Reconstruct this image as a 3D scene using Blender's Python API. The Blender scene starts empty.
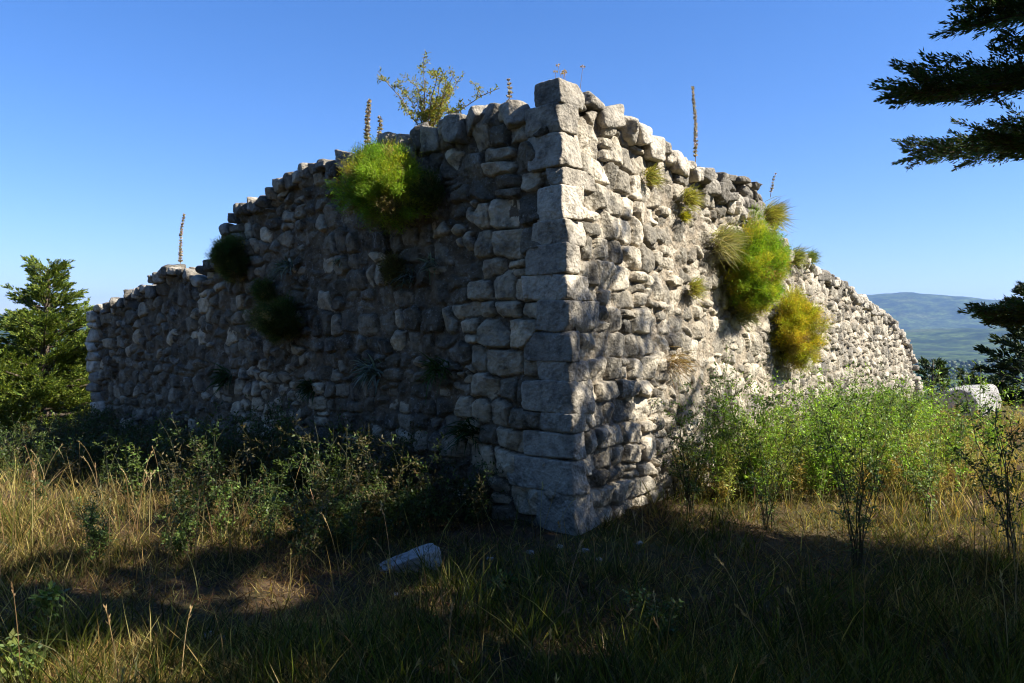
import bpy, math, random
import numpy as np
from mathutils import Vector

# ------------------------------------------------------------------ camera, light, exposure
SC = bpy.context.scene
COL = SC.collection
F = 780.0                       # focal length of the photograph in its own pixels
EYE = 1.6
HOR = 335.0
cam_d = bpy.data.cameras.new('camera')
cam = bpy.data.objects.new('camera', cam_d)
COL.objects.link(cam)
cam_d.sensor_width = 36.0
cam_d.lens = F / 1024.0 * 36.0
cam_d.clip_start = 0.05
cam_d.clip_end = 60000.0
cam.location = (0, 0, EYE)
cam.rotation_euler = (math.radians(90.0 - 0.477), 0, 0)
SC.camera = cam

SUN_H = Vector((0.95, -0.30)).normalized()
SUN_EL = math.radians(40.0)
SUN_DIR = Vector((SUN_H.x * math.cos(SUN_EL), SUN_H.y * math.cos(SUN_EL), math.sin(SUN_EL)))
sun_d = bpy.data.lights.new('sun', 'SUN')
sun_d.energy = 5.0
sun_d.angle = math.radians(0.5)
sun_d.color = (1.0, 0.96, 0.87)
sun = bpy.data.objects.new('sun', sun_d)
COL.objects.link(sun)
sun.rotation_euler = SUN_DIR.to_track_quat('Z', 'Y').to_euler()

W = bpy.data.worlds.new('World')
SC.world = W
W.use_nodes = True
nt = W.node_tree
nt.nodes.clear()
sky = nt.nodes.new('ShaderNodeTexSky')
sky.sky_type = 'NISHITA'
sky.sun_disc = False
sky.sun_elevation = SUN_EL
sky.sun_rotation = math.atan2(SUN_H.x, SUN_H.y)
sky.altitude = 300
sky.air_density = 1.0
sky.dust_density = 0.3
sky.ozone_density = 3.0
hs = nt.nodes.new('ShaderNodeHueSaturation')
hs.inputs['Saturation'].default_value = 1.26
bg = nt.nodes.new('ShaderNodeBackground')
bg.inputs['Strength'].default_value = 0.066
wo = nt.nodes.new('ShaderNodeOutputWorld')
nt.links.new(sky.outputs[0], hs.inputs['Color'])
tint = nt.nodes.new('ShaderNodeMix'); tint.data_type = 'RGBA'; tint.blend_type = 'MULTIPLY'
tint.inputs['Factor'].default_value = 1.0
tint.inputs[7].default_value = (1.0, .98, 1.2, 1)
nt.links.new(hs.outputs[0], tint.inputs[6])
nt.links.new(tint.outputs[2], bg.inputs['Color'])
nt.links.new(bg.outputs[0], wo.inputs['Surface'])

SC.view_settings.view_transform = 'Standard'
SC.view_settings.look = 'None'
SC.view_settings.gamma = 1.0
SC.view_settings.exposure = 1.38
SC.view_settings.use_curve_mapping = False
cy = SC.cycles
cy.use_denoising = True
cy.use_adaptive_sampling = True
cy.adaptive_threshold = 0.015
cy.filter_width = 1.1
cy.max_bounces = 5
cy.diffuse_bounces = 2
cy.glossy_bounces = 1
cy.transmission_bounces = 2
cy.transparent_max_bounces = 4
cy.volume_bounces = 0
cy.caustics_reflective = False
cy.caustics_refractive = False

# ------------------------------------------------------------------ helpers
def hash2(ix, iy, seed):
    h = (ix.astype(np.int64) * 374761393 + iy.astype(np.int64) * 668265263 + int(seed) * 974634113) & 0xFFFFFFFF
    h = ((h ^ (h >> 13)) * 1274126177) & 0xFFFFFFFF
    h = ((h ^ (h >> 16)) * 2246822519) & 0xFFFFFFFF
    return ((h ^ (h >> 15)) & 0xFFFFFF) / float(0xFFFFFF)

def vnoise(x, y, seed=0):
    x = np.asarray(x, float); y = np.asarray(y, float)
    ix = np.floor(x); iy = np.floor(y)
    fx = x - ix; fy = y - iy
    fx = fx * fx * fx * (fx * (fx * 6 - 15) + 10); fy = fy * fy * fy * (fy * (fy * 6 - 15) + 10)
    a = hash2(ix, iy, seed); b = hash2(ix + 1, iy, seed)
    c = hash2(ix, iy + 1, seed); d = hash2(ix + 1, iy + 1, seed)
    return (a + (b - a) * fx) * (1 - fy) + (c + (d - c) * fx) * fy      # 0..1

def fbm(x, y, seed=0, octaves=4, gain=0.5):
    s = 0; amp = 1; tot = 0
    for o in range(octaves):
        s = s + amp * (vnoise(x * 2 ** o + 17.3 * o, y * 2 ** o - 9.1 * o, seed + o) * 2 - 1)
        tot += amp; amp *= gain
    return s / tot                                                    # -1..1

def noise3(p, seed=0, octaves=3):
    return (fbm(p[:, 0] + p[:, 2] * .37, p[:, 1] + p[:, 2] * .61, seed, octaves)
            + fbm(p[:, 1] - p[:, 0] * .3, p[:, 2] + p[:, 0] * .45, seed + 31, octaves)) * .6

def sstep(a, b, x):
    t = np.clip((x - a) / (b - a), 0, 1)
    return t * t * (3 - 2 * t)

def make_mesh(name, verts, quads=None, tris=None, col=None, mat=None, smooth=False):
    verts = np.asarray(verts, np.float32).reshape(-1, 3)
    nq = 0 if quads is None else len(quads)
    nt_ = 0 if tris is None else len(tris)
    me = bpy.data.meshes.new(name)
    me.vertices.add(len(verts))
    me.vertices.foreach_set('co', verts.ravel())
    loops = []
    if nq: loops.append(np.asarray(quads, np.int32).ravel())
    if nt_: loops.append(np.asarray(tris, np.int32).ravel())
    loops = np.concatenate(loops)
    me.loops.add(len(loops))
    me.loops.foreach_set('vertex_index', loops)
    st = np.concatenate([np.arange(nq) * 4, nq * 4 + np.arange(nt_) * 3]).astype(np.int32)
    me.polygons.add(nq + nt_)
    me.polygons.foreach_set('loop_start', st)
    if smooth:
        me.polygons.foreach_set('use_smooth', np.ones(nq + nt_, bool))
    if col is not None:
        col = np.asarray(col, np.float32)
        rgba = np.ones((len(verts), 4), np.float32)
        rgba[:, :3] = col
        at = me.color_attributes.new('Col', 'FLOAT_COLOR', 'POINT')
        at.data.foreach_set('color', rgba.ravel())
    me.update(calc_edges=True)
    me.validate()
    if mat: me.materials.append(mat)
    return me

def link(name, me, parent=None):
    o = bpy.data.objects.new(name, me)
    COL.objects.link(o)
    if parent: o.parent = parent
    return o

def tag(o, label=None, cat=None, group=None, kind=None):
    if label: o['label'] = label
    if cat: o['category'] = cat
    if group: o['group'] = group
    if kind: o['kind'] = kind
    return o

def thing(name, loc, label, cat, group=None):
    o = bpy.data.objects.new(name, None)
    COL.objects.link(o)
    o.location = loc
    o.empty_display_size = .2
    return tag(o, label, cat, group)

class Geo:
    """collects numpy pieces into one mesh"""
    def __init__(s): s.v = []; s.q = []; s.t = []; s.c = []; s.n = 0
    def add(s, v, q=None, t=None, c=(1, 1, 1)):
        v = np.asarray(v, float).reshape(-1, 3)
        if len(v) == 0: return
        if q is not None and len(q): s.q.append(np.asarray(q) + s.n)
        if t is not None and len(t): s.t.append(np.asarray(t) + s.n)
        c = np.asarray(c, float)
        s.c.append(np.broadcast_to(c, v.shape)); s.v.append(v); s.n += len(v)
    def build(s, name, mat, parent=None, smooth=False, origin=None):
        v = np.concatenate(s.v)
        if origin is not None: v = v - np.asarray(origin)
        return link(name, make_mesh(name, v, np.concatenate(s.q) if s.q else None,
                    np.concatenate(s.t) if s.t else None, np.concatenate(s.c), mat, smooth), parent)

# ------------------------------------------------------------------ materials
def mat_new(name):
    m = bpy.data.materials.new(name); m.use_nodes = True
    n = m.node_tree; n.nodes.clear()
    return m, n, n.nodes, n.links

def mk(nodes, t, **kw):
    n = nodes.new(t)
    for k, v in kw.items():
        if hasattr(n, k): setattr(n, k, v)
        else: n.inputs[k].default_value = v
    return n

def mixc(nodes, links, a, b, fac, mode='MIX'):
    n = nodes.new('ShaderNodeMix'); n.data_type = 'RGBA'; n.blend_type = mode
    for sock, val in ((n.inputs['Factor'], fac), (n.inputs[6], a), (n.inputs[7], b)):
        if hasattr(val, 'is_linked'): links.new(val, sock)
        else: sock.default_value = val if not isinstance(val, tuple) else (*val, 1)
    return n.outputs[2]

def ramp(nodes, links, src, stops):
    r = nodes.new('ShaderNodeValToRGB')
    e = r.color_ramp.elements
    while len(e) < len(stops): e.new(.5)
    for el, (p, c) in zip(e, stops):
        el.position = p; el.color = (c, c, c, 1) if not isinstance(c, tuple) else (*c, 1)
    links.new(src, r.inputs[0])
    return r.outputs[0]

def stone_material():
    m, n, N, L = mat_new('limestone')
    tc = N.new('ShaderNodeTexCoord')
    at = mk(N, 'ShaderNodeAttribute', attribute_name='Col')
    n1 = mk(N, 'ShaderNodeTexNoise', Scale=9.0, Detail=8.0, Roughness=.65)
    n2 = mk(N, 'ShaderNodeTexNoise', Scale=2.2, Detail=9.0, Roughness=.7)
    n3 = mk(N, 'ShaderNodeTexNoise', Scale=38.0, Detail=6.0, Roughness=.7)
    vo = mk(N, 'ShaderNodeTexVoronoi', Scale=34.0)
    for x in (n1, n2, n3, vo): L.new(tc.outputs['Object'], x.inputs['Vector'])
    c = mixc(N, L, at.outputs['Color'], ramp(N, L, n1.outputs[0], [(.30, .36), (.50, .98), (.72, 1.3)]), 1.0, 'MULTIPLY')
    lich = ramp(N, L, n2.outputs[0], [(.52, 0.0), (.66, .62)])
    c = mixc(N, L, c, (.055, .055, .055), lich)
    wl = mk(N, 'ShaderNodeTexNoise', Scale=5.5, Detail=10.0, Roughness=.72); L.new(tc.outputs['Object'], wl.inputs['Vector'])
    c = mixc(N, L, c, (.52, .48, .40), ramp(N, L, wl.outputs[0], [(.56, 0.0), (.66, .40)]))
    spots = ramp(N, L, n3.outputs[0], [(.58, 0.0), (.70, .55)])
    c = mixc(N, L, c, (.5, .48, .42), spots)
    dk = ramp(N, L, n3.outputs[0], [(.30, .55), (.42, 0.0)])
    c = mixc(N, L, c, (.05, .048, .045), dk)
    b = N.new('ShaderNodeBsdfPrincipled'); b.inputs['Roughness'].default_value = .92
    b.inputs['Specular IOR Level'].default_value = .15
    L.new(c, b.inputs['Base Color'])
    add = mk(N, 'ShaderNodeMath', operation='MULTIPLY_ADD')
    L.new(vo.outputs['Distance'], add.inputs[0]); add.inputs[1].default_value = .5
    L.new(n3.outputs[0], add.inputs[2])
    bp = mk(N, 'ShaderNodeBump', Strength=.9, Distance=.022)
    L.new(add.outputs[0], bp.inputs['Height']); L.new(bp.outputs[0], b.inputs['Normal'])
    o = N.new('ShaderNodeOutputMaterial'); L.new(b.outputs[0], o.inputs[0])
    return m

def leaf_material(name, trans=.35, rough=.5, spec=.3):
    m, n, N, L = mat_new(name)
    at = mk(N, 'ShaderNodeAttribute', attribute_name='Col')
    b = N.new('ShaderNodeBsdfPrincipled'); b.inputs['Roughness'].default_value = rough
    b.inputs['Specular IOR Level'].default_value = spec
    L.new(at.outputs['Color'], b.inputs['Base Color'])
    t = N.new('ShaderNodeBsdfTranslucent')
    L.new(mixc(N, L, at.outputs['Color'], (1.25, 1.25, .6), 1.0, 'MULTIPLY'), t.inputs['Color'])
    mx = N.new('ShaderNodeMixShader'); mx.inputs[0].default_value = trans
    L.new(b.outputs[0], mx.inputs[1]); L.new(t.outputs[0], mx.inputs[2])
    o = N.new('ShaderNodeOutputMaterial'); L.new(mx.outputs[0], o.inputs[0])
    return m

def bark_material():
    m, n, N, L = mat_new('bark')
    tc = N.new('ShaderNodeTexCoord')
    at = mk(N, 'ShaderNodeAttribute', attribute_name='Col')
    n1 = mk(N, 'ShaderNodeTexNoise', Scale=14.0, Detail=6.0); L.new(tc.outputs['Object'], n1.inputs['Vector'])
    c = mixc(N, L, at.outputs['Color'], ramp(N, L, n1.outputs[0], [(.3, .5), (.7, 1.3)]), 1.0, 'MULTIPLY')
    b = N.new('ShaderNodeBsdfPrincipled'); b.inputs['Roughness'].default_value = .9
    L.new(c, b.inputs['Base Color'])
    bp = mk(N, 'ShaderNodeBump', Strength=.6, Distance=.02)
    L.new(n1.outputs[0], bp.inputs['Height']); L.new(bp.outputs[0], b.inputs['Normal'])
    o = N.new('ShaderNodeOutputMaterial'); L.new(b.outputs[0], o.inputs[0])
    return m

def ground_material():
    m, n, N, L = mat_new('ground_soil')
    g = N.new('ShaderNodeNewGeometry')
    ln = mk(N, 'ShaderNodeVectorMath', operation='LENGTH'); L.new(g.outputs['Position'], ln.inputs[0])
    far = N.new('ShaderNodeMapRange'); far.inputs[1].default_value = 22; far.inputs[2].default_value = 70
    L.new(ln.outputs['Value'], far.inputs[0])
    n1 = mk(N, 'ShaderNodeTexNoise', Scale=6.0, Detail=10.0, Roughness=.7)
    n2 = mk(N, 'ShaderNodeTexNoise', Scale=.9, Detail=6.0)
    for x in (n1, n2): L.new(g.outputs['Position'], x.inputs['Vector'])
    near = mixc(N, L, (.03, .02, .012), (.12, .078, .042), ramp(N, L, n1.outputs[0], [(.35, 0.), (.7, 1.)]))
    near = mixc(N, L, near, (.07, .075, .022), ramp(N, L, n2.outputs[0], [(.45, 0.), (.65, .7)]))
    n3 = mk(N, 'ShaderNodeTexNoise', Scale=.006, Detail=12.0, Roughness=.68)
    n4 = mk(N, 'ShaderNodeTexNoise', Scale=.0028, Detail=8.0, Roughness=.6)
    vo = mk(N, 'ShaderNodeTexVoronoi', Scale=.035)
    for x in (n3, n4, vo): L.new(g.outputs['Position'], x.inputs['Vector'])
    forest = mixc(N, L, (.016, .036, .010), (.085, .125, .028), ramp(N, L, n3.outputs[0], [(.42, 0.), (.60, 1.)]))
    forest = mixc(N, L, forest, (.15, .15, .07), ramp(N, L, n4.outputs[0], [(.55, 0.), (.72, .6)]))
    forest = mixc(N, L, forest, ramp(N, L, vo.outputs['Distance'], [(.0, 1.25), (.8, .5)]), 1.0, 'MULTIPLY')
    c = mixc(N, L, near, forest, far.outputs[0])
    b = N.new('ShaderNodeBsdfPrincipled'); b.inputs['Roughness'].default_value = .95
    b.inputs['Specular IOR Level'].default_value = .1
    L.new(c, b.inputs['Base Color'])
    bp = mk(N, 'ShaderNodeBump', Strength=.8, Distance=.03)
    L.new(n1.outputs[0], bp.inputs['Height']); L.new(bp.outputs[0], b.inputs['Normal'])
    o = N.new('ShaderNodeOutputMaterial'); L.new(b.outputs[0], o.inputs[0])
    return m

M_STONE = stone_material()
M_LEAF = leaf_material('leaf')
M_GRASS = leaf_material('grass_blade', .48, .5, .2)
M_CONIF = leaf_material('conifer_needles', .22, .55, .25)
M_FEATH = leaf_material('feathery_leaf', .45, .6, .2)
M_STEM = leaf_material('plant_stem', .0, .7, .2)
M_BARK = bark_material()
M_GROUND = ground_material()

# ------------------------------------------------------------------ the plan of the ruin
CX, CY = 0.517, 6.4
A = math.radians(39.0)
U = np.array((math.sin(A), math.cos(A), 0.0))      # along the sunny wall
V = np.array((-math.cos(A), math.sin(A), 0.0))     # along the shaded wall
NR = -V                                            # outward from the sunny wall
NL = -U                                            # outward from the shaded wall
LEAN = 0.035

def wall_sz(side, px, py):
    d = U if side == 'R' else V
    k = (HOR - py) / F; m = (px - 512.0) / F
    s = (CX - LEAN * (EYE + k * CY) - m * CY) / (m * d[1] + LEAN * k * d[1] - d[0])
    return s, EYE + k * (CY + d[1] * s)

def wall_pt(side, s, z, h=0.0):
    d, n = (U, NR) if side == 'R' else (V, NL)
    s = np.asarray(s, float); z = np.asarray(z, float); h = np.asarray(h, float)
    p = np.array((CX, CY, 0.0)) + s[..., None] * d + h[..., None] * n
    p[..., 2] = z
    p[..., 0] -= LEAN * z
    return p

def at(px, py, depth):
    return np.array(((px - 512.0) / F * depth, depth, EYE + (HOR - py) / F * depth))

def inside_ruin(x, y, m=0.0):
    u = (x - CX) * U[0] + (y - CY) * U[1]; v = (x - CX) * V[0] + (y - CY) * V[1]
    return (u > m) & (v > m)

# ------------------------------------------------------------------ ground
def gz(x, y):
    x = np.asarray(x, float); y = np.asarray(y, float)
    z = .10 * fbm(x * .35, y * .35, 5, 3) + .035 * fbm(x * 1.9, y * 1.9, 9, 3)
    d = np.hypot((x - 2.0) / 1.0, (y - 6.0))
    w = sstep(13, 20, d)
    fall = 75.0 * (1 - np.exp(-np.maximum(d - 14.5, 0) / 230.0))
    r = np.hypot(x, y); th = np.degrees(np.arctan2(x, y))
    z = z - fall
    z = z + w * fbm(x / 60., y / 60., 21, 4) * np.minimum(d * .02, 6)
    fade = sstep(1500, 5000, r)
    z = z + fade * fbm(x / 900., y / 900., 33, 5) * 26
    # foothills and the mountain
    hill = (150 + 60 * fbm(th / 5., r / 2600., 41, 4)) * np.exp(-((r - 5200) / 800.) ** 2)
    bump = np.exp(-np.abs((th - 26.0) / np.where(th < 26, 7.0, 9.5)) ** 1.7)
    crest = 270 + 265 * bump + 26 * fbm(th / 2.2, th * 0, 55, 5)
    mount = crest * np.exp(-(np.maximum(np.abs(r - 9400) - 300, 0) / 1500.) ** 2) * (1 + .10 * fbm(x / 1100., y / 1100., 61, 5) * sstep(0, 600, np.abs(r - 9400)))
    return z + hill * fade + mount

def build_ground():
    rad = [0.0]
    r = .12
    while r < 14: rad.append(r); r += .085
    while r < 15000: rad.append(r); r *= 1.022
    rad = np.array(rad[1:]); na = 900
    th = np.linspace(0, 2 * np.pi, na, endpoint=False)
    R, T = np.meshgrid(rad, th, indexing='ij')
    x = R * np.sin(T); y = 4.0 + R * np.cos(T)
    z = gz(x, y)
    v = np.stack([x, y, z], -1).reshape(-1, 3)
    v = np.concatenate([v, [[0, 4.0, float(gz(0, 4.0))]]])
    i, j = np.meshgrid(np.arange(len(rad) - 1), np.arange(na), indexing='ij')
    j2 = (j + 1) % na
    q = np.stack([i * na + j, i * na + j2, (i + 1) * na + j2, (i + 1) * na + j], -1).reshape(-1, 4)
    k = np.arange(na); t = np.stack([np.full(na, len(v) - 1), (k + 1) % na, k], -1)
    o = link('ground', make_mesh('ground', v, q[:, ::-1], t[:, ::-1], None, M_GROUND, True))
    tag(o, kind='structure')
build_ground()

# ------------------------------------------------------------------ stones
def cube_dirs(n):
    """points of a cube surface, welded, with quads"""
    idx = {}; vs = []; qs = []
    def vid(p):
        k = tuple(np.round(p, 5))
        if k not in idx: idx[k] = len(vs); vs.append(p)
        return idx[k]
    g = np.linspace(-1, 1, n + 1)
    for ax in range(3):
        for sg in (-1, 1):
            for a in range(n):
                for b in range(n):
                    c = []
                    for (da, db) in ((0, 0), (1, 0), (1, 1), (0, 1)):
                        p = np.zeros(3); p[ax] = sg; p[(ax + 1) % 3] = g[a + da]; p[(ax + 2) % 3] = g[b + db]
                        c.append(vid(p))
                    qs.append(c if sg > 0 else c[::-1])
    return np.array(vs), np.array(qs)
_CD = {}
def stone(n, rs, half, boxy=.5, rough=.05, cuts=9, jit=.10):
    """a block of stone: a box cut by random planes, softened, then roughened; half = half sizes"""
    if n not in _CD: _CD[n] = cube_dirs(n)
    p, q = _CD[n]
    d = p / np.linalg.norm(p, axis=1)[:, None]
    nn = [np.array(a, float) for a in ((1, 0, 0), (-1, 0, 0), (0, 1, 0), (0, -1, 0), (0, 0, 1), (0, 0, -1))]
    cc = [1.0] * 6
    nn = [a + rs.normal(0, jit, 3) for a in nn]
    for k in range(cuts):
        a = rs.normal(0, 1, 3); a /= np.linalg.norm(a)
        nn.append(a); cc.append(np.abs(a).sum() * rs.uniform(.62 + .18 * boxy, .82 + .18 * boxy))
    nn = np.array([a / np.linalg.norm(a) for a in nn]); cc = np.array(cc)
    t = (d @ nn.T) / cc
    pw = 16 + 10 * boxy
    r = 1.0 / (np.sum(np.maximum(t, 1e-4) ** pw, axis=1) ** (1 / pw))
    off = rs.uniform(-50, 50, 3)
    v = d * r[:, None]
    m = min(half)
    w = v * np.asarray(half)
    nz = noise3(w / m * 1.1 + off, 3, 4) * rough + noise3(w / m * 3.7 + off, 8, 4) * rough * .55
    return w * (1 + nz)[:, None], q

def rotz(v, a):
    c, s = math.cos(a), math.sin(a)
    return np.stack([v[:, 0] * c - v[:, 1] * s, v[:, 0] * s + v[:, 1] * c, v[:, 2]], -1)

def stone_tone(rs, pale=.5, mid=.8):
    """colour of one limestone block: pale cream, or weathered grey"""
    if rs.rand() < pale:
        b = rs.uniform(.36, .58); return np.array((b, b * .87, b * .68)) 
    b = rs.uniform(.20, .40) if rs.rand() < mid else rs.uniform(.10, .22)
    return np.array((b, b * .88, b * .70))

# top outlines read off the photograph, turned into metres along each wall
PROF_L = [(560, 80), (546, 99), (527, 104), (515, 108), (497, 107), (478, 112), (460, 118), (446, 122), (440, 128), (415, 134),
          (400, 139), (380, 148), (360, 153), (340, 157), (320, 163), (305, 166), (290, 176), (284, 187), (262, 196), (252, 203),
          (240, 206), (232, 213), (224, 228), (219, 244), (216, 258), (208, 263), (198, 275), (190, 275), (184, 268), (165, 267),
          (158, 272), (150, 284), (138, 288), (125, 297), (112, 303), (105, 307), (92, 311), (80, 316)]
PROF_R = [(560, 80), (581, 102), (600, 100), (612, 108), (625, 114), (640, 127), (652, 138), (668, 150), (680, 160), (700, 172),
          (712, 180), (722, 189), (735, 201), (745, 213), (760, 228), (785, 246), (800, 256), (815, 268), (830, 277), (845, 285), (855, 295),
          (868, 303), (880, 310), (893, 319), (900, 331), (908, 343), (914, 362), (919, 385), (921, 405)]
def prof(side):
    t = np.array([wall_sz(side, *p) for p in (PROF_R if side == 'R' else PROF_L)])
    t = t[np.argsort(t[:, 0])]
    return t
PL, PR = prof('L'), prof('R')
def top_z(side, s):
    t = PR if side == 'R' else PL
    return np.interp(s, t[:, 0], t[:, 1])
LEN = {'L': wall_sz('L', 92, 400)[0], 'R': wall_sz('R', 920, 380)[0]}

def wall_face(side, zones, seed, parent):
    rs = np.random.RandomState(seed)
    L_, H = LEN[side], 3.75
    ss = [0.0]
    d = U if side == 'R' else V
    while ss[-1] < L_:
        dep = CY + d[1] * ss[-1]
        ss.append(ss[-1] + .0105 * dep / CY)
    ss = np.array(ss); zs = np.arange(-.25, H, .0105)
    S, Z = np.meshgrid(ss, zs, indexing='ij')
    warp_s = .020 * fbm(S * 3.1, Z * 3.1, seed + 1, 3); warp_z = .026 * fbm(S * 1.6, Z * 2.3, seed + 2, 3)
    SW = S + warp_s; ZW = Z + warp_z
    edge = .016 * fbm(S * 11, Z * 11, seed + 3, 3)
    mort = np.zeros_like(S)
    for (s0, s1, mo, *_r) in zones:
        mort += mo * (sstep(s0 - .35, s0 + .35, S + .5 * fbm(Z * 1.3, S * .4, seed + 7, 3)) - sstep(s1 - .35, s1 + .35, S + .5 * fbm(Z * 1.3, S * .4, seed + 7, 3)))
    mort = np.clip(mort + .35 * fbm(S * .9, Z * .9, seed + 8, 3) * (mort > .05), 0, 1)
    base = (-.062 if side == 'L' else -.052) + .026 * mort + .016 * fbm(S * 7, Z * 7, seed + 4, 5, .66) + .030 * mort * fbm(S * 2.6, Z * 2.6, seed + 5, 4)
    D1 = np.full(S.shape, 9.0); D2 = np.full(S.shape, 9.0)
    ID = np.full(S.shape, -1, int)
    tones = []; par = []; rot = [6]
    def put(cs, cz, a, b, hi, pale, r=None, square=False):
        if cz + b * .6 > top_z(side, cs) and not square: return
        i0, i1 = np.searchsorted(ss, (cs - a - .10, cs + a + .10))
        j0, j1 = np.searchsorted(zs, (cz - b - .10, cz + b + .10))
        if i1 <= i0 or j1 <= j0: return
        x = SW[i0:i1, j0:j1] - cs; y = ZW[i0:i1, j0:j1] - cz
        an = [0, 90, 180, 270]; co = [a, b, a, b]
        rows = []
        for k in range(4):
            t = math.radians(an[k] + rs.normal(0, 1 if square else rot[0])); rows.append(x * math.cos(t) + y * math.sin(t) - co[k])
        for k in range(4):
            if rs.rand() < .75 and not square:
                sx = (1, -1, -1, 1)[k]; sy = (1, 1, -1, -1)[k]
                t = math.atan2(sy, sx) + rs.normal(0, .3)
                c = abs(a * math.cos(t)) + abs(b * math.sin(t))
                rows.append(x * math.cos(t) + y * math.sin(t) - c * rs.uniform(.80, 1.0))
        kk = .012
        st = np.stack(rows)
        mx = st.max(0)
        dist = mx + kk * np.log(np.exp((st - mx) / kk).sum(0)) - kk * .3 + edge[i0:i1, j0:j1] * (0 if square else 1)
        if square: dist = dist - .02
        d1 = D1[i0:i1, j0:j1]; d2 = D2[i0:i1, j0:j1]
        win = dist < d1
        D2[i0:i1, j0:j1] = np.where(win, d1, np.minimum(d2, dist))
        D1[i0:i1, j0:j1] = np.where(win, dist, d1)
        ID[i0:i1, j0:j1] = np.where(win & (dist < .03), len(tones), ID[i0:i1, j0:j1])
        tones.append(stone_tone(rs, pale, .8 if side == 'R' else .25))  # shaded wall: more weathered dark stones, which also paint its shade deeper
        row = [cs, cz, hi, rs.normal(0, .05) / max(a, .05) * .35, rs.normal(0, .06) / max(b, .05) * .35, r or rs.uniform(.008, .020)]
        for k in range(3):
            row += [rs.normal(0, .30), rs.normal(0, .30), rs.uniform(-.5, .5) * a, rs.uniform(-.5, .5) * b]
        row[2] = -.085 if square else hi
        par.append(row)
    if True:
        for (y0, y1, qa, qb) in QUOINS:
            z1, z0 = EYE + (HOR - y0) / F * CY, EYE + (HOR - y1) / F * CY
            put(0.0, (z0 + z1) / 2, qa if side == 'L' else qb, (z1 - z0) / 2, -.085, .5, .02, True)
    for (s0, s1, mo, h0, h1, w0, w1, pale, hi) in zones:
        z = -.3
        while z < H:
            rh = rs.uniform(h0, h1)
            s = s0 - rs.uniform(0, .35)
            if s0 == 0: s = -rs.uniform(0, .1)
            while s < s1 + rs.uniform(-.3, .3):
                w = rs.uniform(w0, w1) * (1.25 if rs.rand() < .15 else 1)
                wob = .07 * float(fbm(s * .55, z * .3 + 3, seed + 11, 2))
                cz = z + rh / 2 + wob
                if s0 > .5: cz += rs.normal(0, .30 if s0 > 3 else .2) * rh; rot[0] = 15 if s0 > 3 else 10
                else: rot[0] = 6
                pl = pale(s + w / 2, cz) if callable(pale) else pale
                g = rs.uniform(.004, .012)
                u = rs.rand()
                if u < .13 and rh > .13:                    # two thin stones one above the other
                    f = rs.uniform(.35, .65)
                    put(s + w / 2, z + wob + rh * f / 2, w / 2 + .015, rh * f / 2 + .006, hi + rs.normal(0, .018), pl)
                    put(s + w / 2, z + wob + rh * (1 + f) / 2, w / 2 + .015, rh * (1 - f) / 2 + .006, hi + rs.normal(0, .018), pl)
                elif u < .24:                               # a tall one
                    put(s + w / 2, cz + rh * .2, w / 2 + .012, rh * .76, hi + .004 + rs.normal(0, .012), pl)
                else:
                    put(s + w / 2, cz, w / 2 + .022, rh / 2 * rs.uniform(1.05, 1.28), hi + rs.normal(0, .014), pl)
                if rs.rand() < .55:                         # pinning stone in the joint
                    k = rs.uniform(.02, .045)
                    put(s + rs.normal(0, .015), cz + rs.choice((-1, 1)) * rh * .45, k * rs.uniform(1, 1.7), k * .8, -.02 + rs.normal(0, .012), pl, .02)
                s += w
            z += rh
    par = np.array(par)[np.maximum(ID, 0)]
    X = SW - par[..., 0]; Y = ZW - par[..., 1]
    gap = (.0045 if side == 'L' else .003) + .006 * vnoise(S * 3, Z * 3, seed + 41)
    dist = np.maximum(D1, (D1 - D2) * .5 + gap)
    t = np.clip(-dist / par[..., 5], 0, 1)
    topv = par[..., 2] + par[..., 3] * X + par[..., 4] * Y
    for k in range(3):
        f = par[..., 6 + 4 * k:10 + 4 * k]
        topv = np.minimum(topv, par[..., 2] + .006 + f[..., 0] * (X - f[..., 2]) + f[..., 1] * (Y - f[..., 3]))
    bb = -.070 if side == 'L' else -.060
    hst = bb + (np.maximum(topv, bb + .012) - bb) * np.sqrt(1 - (1 - t) ** 2)
    hst = np.where(dist < 0, hst, -9)
    Hh = np.maximum(base, hst)
    ID = np.where(hst >= base, ID, -1)
    off = ID * 7.31
    Hh += np.where(ID >= 0, .020 * fbm(S * 9 + off, Z * 9 - off, seed + 21, 5, .66) + .022 * np.abs(fbm(S * 5 - off, Z * 5 + off, seed + 25, 4)), .012 * fbm(S * 22, Z * 22, seed + 22, 3))
    Hh *= 1 - .08 * sstep(3.2, 5.0, S)
    Hh += .05 * fbm(S * .45, Z * .45, seed + 23, 3)
    if side == 'L': Hh[S < .12] -= .05
    else: Hh[S < .12] -= .05
    tones = np.array(tones) * ((1.06, .96, .82) if side == 'L' else (1.0, .99, .95))  # shaded wall tinted warmer to offset the blue sky light on it
    mcol = np.array((.30, .245, .175)) if side == 'R' else np.array((.15, .110, .070))  # mortar of the shaded wall painted darker to deepen its shade
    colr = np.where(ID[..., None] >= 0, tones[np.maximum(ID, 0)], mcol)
    colr = colr * (1 + .30 * fbm(S * 1.7, Z * 1.1, seed + 51, 4) + .22 * fbm(S * 14, Z * 14, seed + 52, 4, .65))[..., None]
    # mortar smeared over the stones where the face is still pointed
    sm = np.clip(mort * .9 - (.38 if side == 'L' else .28) + .5 * fbm(S * 2.4, Z * 2.4, seed + 26, 4), 0, .8)[..., None]
    colr = colr * (1 - sm) + (mcol * (1.0 + .25 * fbm(S * 4, Z * 4, seed + 27, 3)[..., None])) * sm
    ok = (ID >= 0) | (Z < top_z(side, S) - .12)
    ok &= Z < top_z(side, S) + .06
    P = wall_pt(side, S, Z, Hh)
    ni, nj = S.shape
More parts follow.
